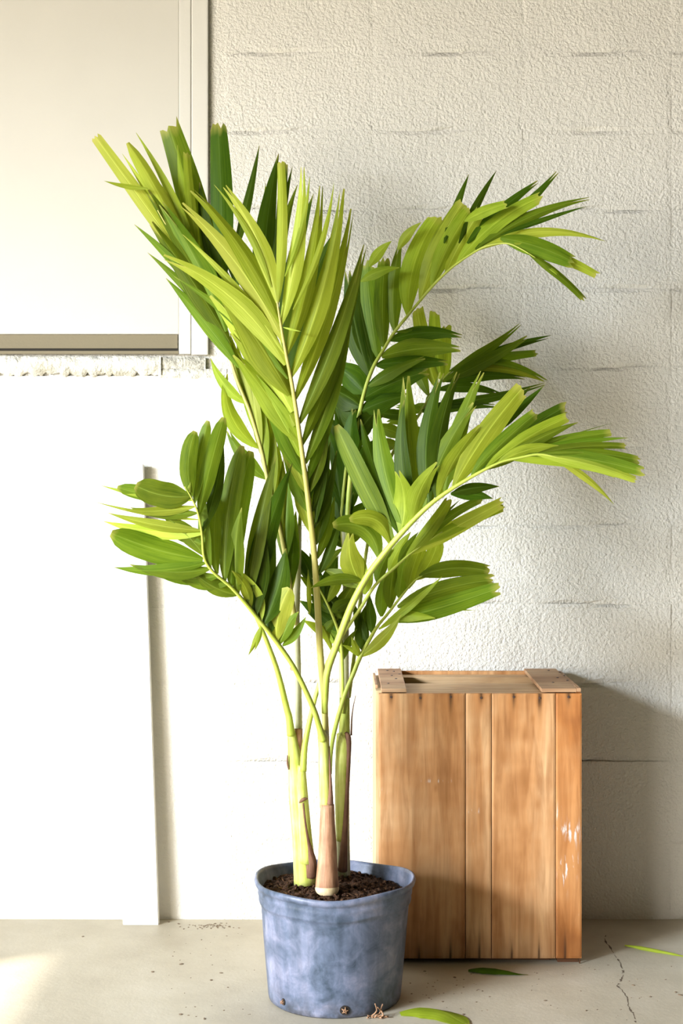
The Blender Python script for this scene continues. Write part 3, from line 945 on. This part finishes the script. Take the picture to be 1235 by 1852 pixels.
# F2: tall frond reaching to the upper left
frond('tall frond reaching to the upper left',
 [(533, 1130, 3.07, 11), (522, 1045, 3.07, 9), (508, 965, 3.07, 8), (485, 873, 3.07, 8), (473, 816, 3.07, 7), (453, 748, 3.07, 6.5), (430, 690, 3.07, 6), (413, 640, 3.07, 5.5), (392, 590, 3.07, 5), (366, 530, 3.065, 4.5), (335, 470, 3.06, 4), (305, 415, 3.05, 3), (285, 380, 3.04, 2)], '''
 350 492 175 251 28 0 -2 10 t 0 -0.6
 335 465 221 278 15 -3 -1 20 p 0 -0.4
 355 490 231 258 26 -6 -2 -15 r 0 -0.4
 268 341 188 327 9 3 -1 10 p 1 -2
 362 505 246 240 18 -12 0 25 p 1
 370 520 262 300 28 -8 1 20 p 0
 385 560 304 226 54 -8 4 12 t 2 1
 360 470 321 262 19 6 2 10 p 1 1
 362 470 338 278 18 4 2 -15 t 1 1
 398 520 361 330 30 8 3 30 p 3 1
 392 565 266 345 36 -8 -2 -10 f 2 -0.8
 408 600 291 368 44 -10 -2 15 f 2 -1.2
 416 620 273 402 42 -4 -2 -12 f 2 -1.0
 372 545 243 406 18 -5 -2 20 p 2 -0.8
 400 590 267 457 18 -4 -1 10 p 2 -0.8
 432 665 300 503 26 -4 -1 15 p 2 -0.8
 445 730 381 648 20 10 1 10 p 1
 467 810 409 676 30 22 1 -10 f 1
 481 866 412 779 28 8 1 10 f 2
 453 750 398 570 20.0 0 1 20 p 1
 460 770 415 600 20.0 0 1 25 p 0
 466 790 428 620 21.0 0 1 -20 p 1
 472 810 442 640 21.0 0 1 25 p 0
 476 830 454 660 22.0 0 1 -20 p 1
 480 850 464 690 22.0 0 2 25 p 1
 486 875 474 715 22.0 0 2 -20 p 1
 492 900 486 735 23.0 0 2 25 p 1
 500 930 494 765 23.0 0 2 -20 p 0
 506 960 503 800 24.0 0 2 20 p 1
 511 985 512 830 24.0 0 2 -20 p 1
 516 1010 520 860 26.0 0 2 20 p 2
 520 1040 514 878 25.0 0 2 18 p 1
 526 1072 525 915 27.0 0 2 -18 p 1
 518 1020 496 878 25.0 0 2 15 p 2
 525 1062 535 925 28.0 0 2 -15 p 2
''', M['rachis_gold'])

# F1: central frond, nearest the camera
frond('central frond with broad yellow-green leaflets',
 [(588, 1320, 3.02, 12), (586, 1260, 3.02, 12), (579, 1180, 3.01, 12), (574, 1090, 3.0, 12), (568, 1000, 2.985, 11), (559, 920, 2.97, 10), (549, 840, 2.955, 9), (538, 760, 2.94, 8), (527, 690, 2.925, 7), (517, 640, 2.915, 6), (509, 595, 2.905, 5), (501, 545, 2.895, 3)], '''
 541 765 660 442 34 -8 3 20 f 2
 533 724 637 378 32 -12 1 -18 f 1
 526 682 619 341 36 -14 0 15 f 1
 518 642 581 336 32 -12 -1 -15 f 1
 530 560 604 329 12 -12 1 10 p 1 0
 507 590 547 302 30 -10 -2 15 f 0
 515 500 560 318 11 -8 -1 10 p 1
 503 548 508 293 19 -5 -2 -10 t 0
 546 806 657 455 32 -10 3 -22 f 2
 552 838 636 553 30 -8 3 18 f 2
 556 868 618 640 26 -6 3 -18 f 2
 560 890 593 757 20 -4 2 18 p 2
 565 925 597 800 20 -4 2 -20 p 3
 569 955 609 815 18 -4 3 18 p 3
 572 985 600 860 18 -3 3 10 p 3
 560 900 578 720 22 -3 3 20 p 3
 501 548 406 337 32 -14 -1 15 f 0
 490 520 387 334 12 -12 0 10 p 1
 506 585 346 343 33 -16 -1 -15 f 1
 512 618 328 369 38 -16 -1 15 f 0
 514 640 330 424 16 -10 1 10 p 0
 516 660 295 464 41 -26 -3 10 f 0
 520 685 315 500 18 -14 0 15 p 2
 524 715 400 530 59 -6 -1 -15 f 1
 528 745 383 532 61 -8 -2 12 f 0
 533 770 420 600 49 -6 -1 20 f 1
 540 800 424 640 44.0 -4 -1 -15 f 1
 544 826 460 680 38.0 -3 -1 18 f 1
 549 858 478 720 38.0 -3 -1 -18 f 2
 553 890 497 760 36.0 -2 -1 15 f 1
 558 925 512 810 34.0 -2 -1 -15 f 2
 563 965 524 836 32.0 -2 0 15 f 1
 512 592 545 600 4 0 -1 0 p 0
 570 945 586 702 24 -4 4 18 f 3
 574 1010 605 898 20 -4 3 -18 p 2
 576 1040 616 930 18 -4 3 15 p 3
 571 985 556 840 22 -3 2 15 p 2
''', M['rachis_gold'])

# F4: upper right arching frond
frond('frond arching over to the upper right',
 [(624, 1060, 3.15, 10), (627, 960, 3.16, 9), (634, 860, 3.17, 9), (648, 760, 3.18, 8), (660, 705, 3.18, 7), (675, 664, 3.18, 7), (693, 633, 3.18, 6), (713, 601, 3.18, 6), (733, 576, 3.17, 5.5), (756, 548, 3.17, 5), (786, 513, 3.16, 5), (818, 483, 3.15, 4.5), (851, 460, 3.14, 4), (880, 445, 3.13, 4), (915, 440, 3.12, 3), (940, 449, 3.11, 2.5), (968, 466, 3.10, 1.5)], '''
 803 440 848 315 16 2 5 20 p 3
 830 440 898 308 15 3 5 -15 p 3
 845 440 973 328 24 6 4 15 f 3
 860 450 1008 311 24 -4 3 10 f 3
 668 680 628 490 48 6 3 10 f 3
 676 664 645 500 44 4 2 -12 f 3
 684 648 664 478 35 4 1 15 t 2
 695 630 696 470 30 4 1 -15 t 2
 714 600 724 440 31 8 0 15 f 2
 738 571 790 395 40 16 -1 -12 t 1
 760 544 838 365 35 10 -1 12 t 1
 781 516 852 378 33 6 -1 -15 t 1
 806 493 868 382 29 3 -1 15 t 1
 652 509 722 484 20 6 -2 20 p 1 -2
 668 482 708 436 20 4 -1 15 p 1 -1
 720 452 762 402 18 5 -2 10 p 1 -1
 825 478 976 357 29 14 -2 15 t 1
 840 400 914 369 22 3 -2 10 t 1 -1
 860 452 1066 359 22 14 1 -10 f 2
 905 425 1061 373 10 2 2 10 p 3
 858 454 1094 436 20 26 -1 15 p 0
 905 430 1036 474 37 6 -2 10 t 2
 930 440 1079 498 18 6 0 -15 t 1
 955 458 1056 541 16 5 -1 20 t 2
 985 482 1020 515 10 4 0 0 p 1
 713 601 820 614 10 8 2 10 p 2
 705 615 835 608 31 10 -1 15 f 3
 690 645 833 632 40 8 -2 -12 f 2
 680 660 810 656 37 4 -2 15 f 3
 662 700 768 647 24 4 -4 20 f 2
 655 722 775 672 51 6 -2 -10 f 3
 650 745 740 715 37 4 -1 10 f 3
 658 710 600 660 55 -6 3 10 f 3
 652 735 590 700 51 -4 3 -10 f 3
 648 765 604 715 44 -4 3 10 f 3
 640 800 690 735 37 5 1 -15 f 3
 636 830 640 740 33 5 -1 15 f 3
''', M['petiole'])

# F5: right frond close to the wall
frond('slender frond close to the wall on the right',
 [(630, 1262, 3.16, 8), (640, 1190, 3.17, 7), (650, 1100, 3.19, 7), (662, 1000, 3.22, 6), (684, 890, 3.26, 6), (715, 810, 3.30, 6), (756, 753, 3.34, 5), (786, 705, 3.37, 4.5), (818, 670, 3.40, 4), (860, 642, 3.42, 2.5)], '''
 790 702 755 560 30 4 8 10 t 1
 800 690 786 566 26 4 8 -10 t 1
 806 684 808 590 24 3 8 10 t 1
 775 715 735 600 26 4 6 15 f 2
 812 672 941 586 20 -5 3 15 f 2
 800 690 954 609 26 -4 1 -10 f 2
 858 648 998 606 12 3 3 10 p 3
 862 650 992 612 8 2 2 10 p 3
 858 655 970 638 18 2 3 15 t 2
 835 660 988 689 22 14 3 -12 f 2
 828 670 984 690 16 12 2 15 p 1
 815 678 919 676 26 8 4 10 r 1
 806 690 950 684 20 8 2 15 f 3
 790 705 910 715 20 10 1 10 f 3
 770 735 985 694 20 -6 0 15 f 3
 760 745 900 735 22 6 1 -15 f 3
 786 705 765 745 18 3 3 15 p 2
 770 730 735 745 18 3 3 15 p 2
 762 745 716 735 20 -3 2 -15 f 2
 748 760 700 765 24 -3 2 15 f 2
 730 790 670 770 26 -4 2 -15 f 2
 720 805 672 815 24 -4 2 15 f 2
 705 830 650 820 26 -4 2 10 f 3
 756 753 650 738 20 3 -2 10 f 3
 745 770 790 800 24 -4 1 10 f 2
 720 810 760 850 24 -4 1 15 f 3
 700 850 640 870 26 -4 1 15 f 3
''', M['petiole'])

# inner frond filling the middle, shade put into its dark leaf colour
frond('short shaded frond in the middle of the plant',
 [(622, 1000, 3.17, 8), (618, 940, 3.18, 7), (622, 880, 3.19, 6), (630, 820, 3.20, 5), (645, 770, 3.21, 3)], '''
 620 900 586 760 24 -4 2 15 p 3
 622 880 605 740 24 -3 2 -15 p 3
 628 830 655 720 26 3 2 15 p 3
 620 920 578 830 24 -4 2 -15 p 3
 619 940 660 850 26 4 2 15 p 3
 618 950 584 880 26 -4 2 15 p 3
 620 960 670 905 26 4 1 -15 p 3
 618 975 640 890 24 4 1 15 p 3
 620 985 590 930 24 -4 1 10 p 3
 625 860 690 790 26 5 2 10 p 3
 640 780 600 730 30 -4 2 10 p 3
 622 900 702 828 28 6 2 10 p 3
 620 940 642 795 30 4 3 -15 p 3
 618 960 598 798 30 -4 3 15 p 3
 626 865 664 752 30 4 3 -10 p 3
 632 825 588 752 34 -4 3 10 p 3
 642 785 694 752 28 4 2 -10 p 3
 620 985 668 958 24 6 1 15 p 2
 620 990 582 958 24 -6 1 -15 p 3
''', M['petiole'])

# F7: low right frond
frond('low right frond with squared leaflet ends',
 [(597, 1400, 3.11, 6), (599, 1356, 3.11, 7), (607, 1313, 3.11, 8), (623, 1258, 3.11, 8), (640, 1216, 3.115, 8), (651, 1189, 3.12, 8), (679, 1138, 3.13, 6), (702, 1109, 3.14, 5), (730, 1073, 3.15, 4), (750, 1050, 3.155, 3), (770, 1038, 3.16, 2)], '''
 690 1115 697 1035 26 3 4 15 p 2
 705 1100 716 1010 28 3 4 -15 p 2
 722 1081 737 994 32 3 5 10 r 2
 738 1064 765 980 32 3 5 -12 r 1
 752 1048 792 972 30 -8 5 12 r 1
 673 1145 668 1074 22 2 3 15 p 3
 656 1176 661 1096 28 3 3 -15 p 3
 664 1160 640 1090 20 3 3 15 p 3
 758 1042 883 1033 30 10 -1 12 t 2
 719 1098 889 1049 32 8 -2 -10 t 2
 702 1122 897 1065 36 -4 -2 10 t 2
 685 1138 799 1043 15 -3 -4 20 p 1
 740 1106 860 1104 6 2 -1 0 p 1
 705 1118 787 1118 20 4 -3 15 p 1
 653 1187 725 1112 22 -6 -3 15 p 1
 651 1189 617 1166 9 -3 -1 10 p 1
 652 1188 636 1152 13 2 -1 10 p 1
''', M['petiole'])

# small low frond behind the stems
frond('small frond behind the canes',
 [(620, 1290, 3.13, 6), (619, 1200, 3.12, 6), (614, 1150, 3.11, 6), (600, 1110, 3.10, 5), (583, 1075, 3.10, 4), (565, 1045, 3.10, 3)], '''
 612 1105 526 1012 30 -4 1 15 p 3
 618 1118 540 1040 26 -3 1 -15 p 2
 611 1141 541 1086 30 -3 1 10 p 3
 616 1150 560 1078 28 -3 2 -15 p 2
 603 1163 546 1121 20 -3 1 15 p 1
 560 1110 557 1030 9 0 -4 0 p 1
 590 1090 625 1030 24 3 1 15 p 1
 572 1040 622 990 18 4 -3 15 p 2
 600 1110 640 1085 24 3 1 -15 p 2
 580 1130 600 1180 14 3 1 15 p 1
 585 1075 560 1000 22 3 2 15 p 3
 565 1050 530 985 26 -3 2 15 p 3
 605 1120 575 1150 18 3 1 15 p 2
 612 1130 568 1036 28 -4 2 15 p 3
 616 1145 642 1086 22 3 1 -15 p 2
 600 1110 556 1078 24 -4 2 15 p 3
 619 1185 588 1120 18 -3 1 15 p 2
 619 1195 645 1138 16 3 1 -15 p 2
 606 1122 648 1048 30 4 1 15 p 2
 590 1085 612 1005 30 3 2 -15 p 3
 575 1060 543 998 30 -3 2 15 p 2
 613 1135 584 1056 30 -3 2 -15 p 3
 617 1160 556 1108 24 -4 1 15 p 2
''', M['petiole'])

# F8: frond running just below the big right frond
frond('frond running just under the big right frond',
 [(548, 1395, 3.035, 13), (551, 1350, 3.035, 11), (561, 1299, 3.04, 9), (573, 1251, 3.045, 8), (590, 1204, 3.05, 7), (608, 1168, 3.05, 6.5), (628, 1136, 3.05, 6), (653, 1098, 3.05, 6), (679, 1058, 3.05, 5.5), (713, 1027, 3.05, 5), (741, 1002, 3.05, 4), (770, 982, 3.05, 3), (800, 962, 3.05, 2)], '''
 659 1075 676 1028 20 3 1 15 p 1
 682 1053 709 992 24 4 1 -15 p 2
 703 1033 743 962 22 4 1 15 p 1
 720 1020 757 962 14 3 1 -15 p 2
 735 1005 810 906 24 -4 0 15 t 1
 745 1000 833 903 9 4 1 10 p 2
 752 994 870 904 18 10 1 -15 t 2
 760 988 909 918 20 5 1 15 t 1
 741 1002 906 910 28 2 -1 10 t 0
''', M['petiole'])

# F6: big right frond
frond('long frond sweeping out to the right',
 [(587, 1290, 3.005, 10), (588, 1262, 3.0, 12), (592, 1215, 2.995, 12.5), (611, 1160, 2.985, 13), (636, 1095, 2.975, 13), (665, 1041, 2.965, 12), (702, 992, 2.955, 11), (744, 945, 2.945, 9.5), (787, 905, 2.935, 8), (843, 868, 2.925, 6.5), (900, 838, 2.915, 5), (938, 828, 2.91, 4.5), (982, 822, 2.905, 4), (1040, 838, 2.90, 2)], '''
 818 892 903 880 21 4 3 10 p 3
 815 893 892 902 23 4 2 10 p 3
 862 800 985 696 21 -2 6 15 p 3 4
 712 980 608 769 37 3 3 20 r 2
 722 964 652 758 32 5 4 -25 p 3
 730 958 681 740 44 10 3 15 f 2
 752 936 735 680 53 3 4 -10 f 2
 748 938 731 724 30 14 2 20 p 3
 776 910 799 674 37 16 4 15 f 3
 790 900 829 674 37 14 3 -15 f 3
 804 890 872 672 35 10 3 15 f 2
 860 800 960 700 23 4 4 15 p 3 3
 665 1041 640 985 23 6 1 15 p 1
 653 1055 634 964 44 10 -2 10 f 1
 685 1010 602 950 35 -28 -3 10 r 2
 706 984 632 940 30 -24 -2 -10 r 1
 654 1050 561 1064 21 -8 -3 15 p 2
 650 1062 585 1030 28 -3 3 10 p 2
 724 962 718 852 46 -10 -2 12 f 1
 746 943 792 838 39 10 -2 -12 f 1
 767 922 858 730 42 12 0 12 f 2
 792 898 868 770 35 8 0 -15 f 1
 820 880 941 706 42 6 1 12 t 1
 853 860 969 748 28 4 -1 -15 t 2
 870 850 1023 735 30 8 3 15 t 3
 878 848 1029 754 26 8 0 -10 t 1
 900 838 1045 764 23 6 1 15 p 2
 915 832 1102 783 19 8 1 -15 t 2
 922 830 1108 765 3 4 2 0 p 2
 930 828 1135 792 16 8 1 15 p 2
 940 828 1130 807 15 8 0 -15 t 2
 955 824 1154 832 21 10 0 15 t 2
 880 848 985 800 26 6 1 15 p 2
 900 838 1010 806 23 8 -1 -12 p 1
 925 830 1112 852 32 14 -1 12 t 1
 960 822 1162 854 26 8 -2 -12 t 2
 970 822 1149 867 19 6 -1 15 t 0
 1000 828 1110 912 14 7 0 10 p 0
''', M['petiole'])

# F9: low left frond, hanging towards the camera
frond('low left frond with broad blunt leaflets',
 [(585, 1340, 3.0, 14), (576, 1310, 2.995, 11), (564, 1275, 2.985, 10), (533, 1210, 2.965, 9), (500, 1161, 2.945, 8.5), (468, 1121, 2.925, 8), (448, 1096, 2.91, 7.5), (418, 1062, 2.89, 6.5), (385, 1034, 2.87, 5.5), (369, 1008, 2.86, 5), (365, 965, 2.85, 4.5), (358, 928, 2.84, 4), (346, 900, 2.83, 3), (334, 880, 2.82, 2)], '''
 365 960 196 928 20 5 2 10 p 1
 366 965 188 943 24 7 2 -15 p 0
 360 940 173 908 8 5 2 0 p 1
 350 905 183 878 12 6 2 10 p 1
 348 900 212 882 28 5 1 15 r 2
 356 928 235 918 22 6 1 10 p 2
 352 916 220 922 18 5 0 -15 p 1
 345 898 245 878 48 8 -1 10 r 2
 367 985 280 940 22 4 2 15 p 2
 369 1005 288 926 32 -5 -1 15 p 2
 367 1012 201 964 48 6 -2 -8 r 2
 372 1018 205 1026 24 10 0 15 p 2
 380 1028 235 1021 28 10 -1 -12 p 2
 395 1042 264 1028 28 10 -1 12 p 2
 412 1056 300 1021 30 10 -2 -12 p 2
 430 1076 348 1032 30 8 -3 12 p 2
 343 890 341 786 12 4 2 15 p 1
 347 898 353 780 30 10 1 -10 r 2
 352 910 376 761 24 4 2 15 r 2
 360 930 405 755 30 2 2 -12 r 2
 366 960 404 800 24 -6 3 15 p 3
 381 1028 370 873 22 8 -1 15 p 2
 393 1038 402 870 28 10 0 -15 p 2
 406 1050 437 806 38 10 2 12 r 2
 418 1060 454 816 40 8 2 -12 r 2
 430 1074 437 918 32 8 -3 12 p 2
 446 1092 500 824 34 6 3 15 p 2
 452 1100 529 838 42 8 2 -12 p 3
 462 1112 479 936 46 6 1 12 p 3
 470 1120 498 954 48 6 1 -12 p 3
 477 1128 517 992 44 -6 1 12 p 3
 472 1122 433 1032 26 -8 -3 15 p 0
 453 1100 419 1032 20 -8 -3 -15 p 1
 500 1158 524 1064 40 8 -2 12 r 0
 506 1164 540 1106 24 4 -2 10 p 2
 511 1168 553 1116 18 -3 -1 15 p 2
 473 1131 449 1185 11 2 0 10 p 1
 473 1131 460 1177 8 2 0 10 p 1
 488 1145 508 1018 42 6 2 12 p 3
 466 1116 462 985 38 5 2 -12 p 3
''', M['petiole'])

# second petiole on the left, joining the low left crown
rel(tube_obj('frond', path3([(526, 1330, 3.05, 15), (523, 1300, 3.045, 13), (518, 1280, 3.04, 12), (504, 1222, 3.02, 10), (490, 1180, 3.0, 9), (474, 1140, 2.98, 8), (460, 1108, 2.965, 7), (448, 1080, 2.955, 5), (436, 1050, 2.95, 3)]), M['petiole'], None, 8, 5))['label'] = 'bare green leaf stalk on the left'

# ------------------------------------------------------------------ fallen leaflets
def fallen(label, pts, w, mat, lift=0.004, tip='p', seed=1):
    rr = random.Random(seed)
    n = 14; vs, fs, us = [], [], []
    A, B_, C = [floor_pt(x, y) for x, y in pts]
    for i in range(n + 1):
        s = i / n
        p = A * (1 - s) ** 2 + B_ * 2 * s * (1 - s) + C * s * s
        T = ((B_ - A) * (1 - s) + (C - B_) * s).normalized()
        W = Vector((0, 0, 1)).cross(T)
        e = min(1, 0.35 + 2.2 * s) * (max(0.05, 1 - max(0, (s - 0.45) / 0.55) ** 1.6) if tip == 'p' else (1 if s < 0.75 else max(0.15, 1 - ((s - 0.75) / 0.27) ** 2)))
        for u in (-1, -0.5, 0, 0.5, 1):
            z = 0.002 + lift * (1 - abs(u)) * math.sin(math.pi * min(1, s + 0.1)) + 0.001 * rr.random()
            vs.append(p + W * (u * w * e) + Vector((0, 0, z))); us.append(((u + 1) / 2, s))
    for i in range(n):
        for j in range(4):
            a = i * 5 + j; fs.append((a, a + 1, a + 6, a + 5))
    o = mesh_obj('fallen_leaflet', vs, fs, mat, None, True, us)
    tag(o, label, 'leaf', 'palm leaflets fallen on the floor')
    return o
fallen('dark green fallen leaflet with a yellow tip in front of the crate', [(847, 1758), (890, 1761), (955, 1765)], 0.012, LEAF[3], 0.010)
fallen('broad yellow-green fallen leaflet on the floor beside the pot', [(722, 1836), (790, 1828), (846, 1856)], 0.030, LEAF[1], 0.012, 'r')
fallen('thin pale fallen leaflet on the floor right of the crack', [(1130, 1712), (1180, 1722), (1262, 1736)], 0.008, LEAF[0], 0.006)

# crumbs on the floor
bm_ = bmesh.new()
rd = random.Random(17)
spots = [(rd.gauss(385, 18), rd.gauss(1675, 2.5), 0.0022) for i in range(60)]
spots += [(276, 1758, .004), (328, 1744, .004), (382, 1773, .004), (400, 1760, .003), (412, 1786, .0025), (327, 1835, .004), (370, 1843, .003), (323, 1671, .003), (305, 1668, .003), (150, 1694, .003),
          (768, 1757, .003), (822, 1768, .004), (986, 1810, .003), (1060, 1828, .0025), (1176, 1803, .003), (800, 1812, .003), (838, 1835, .003), (1145, 1782, .003), (1222, 1795, .004), (1230, 1800, .004)]
spots += [(rd.uniform(740, 900), rd.uniform(1760, 1830), rd.uniform(.001, .0025)) for i in range(40)]
spots += [(rd.uniform(300, 470), rd.uniform(1670, 1845), rd.uniform(.0008, .002)) for i in range(40)]
spots += [(rd.uniform(960, 1235), rd.uniform(1745, 1845), rd.uniform(.0008, .002)) for i in range(50)]
for (x, y, s) in spots:
    p = floor_pt(x, y)
    mt = Matrix.Translation(p + Vector((0, 0, s * 0.2))) @ Matrix.Rotation(rd.uniform(0, 6), 4, 'Z') @ Matrix.Diagonal((s * rd.uniform(.8, 1.8), s, s * 0.35, 1))
    bmesh.ops.create_icosphere(bm_, subdivisions=1, radius=1.0, matrix=mt)
db_o = bm_obj('floor_crumbs', bm_, M['debris'])
tag(db_o, 'scattered dry crumbs and flakes of dirt on the concrete floor', 'dirt', kind='stuff')
print('leaflets', n_leaflets)
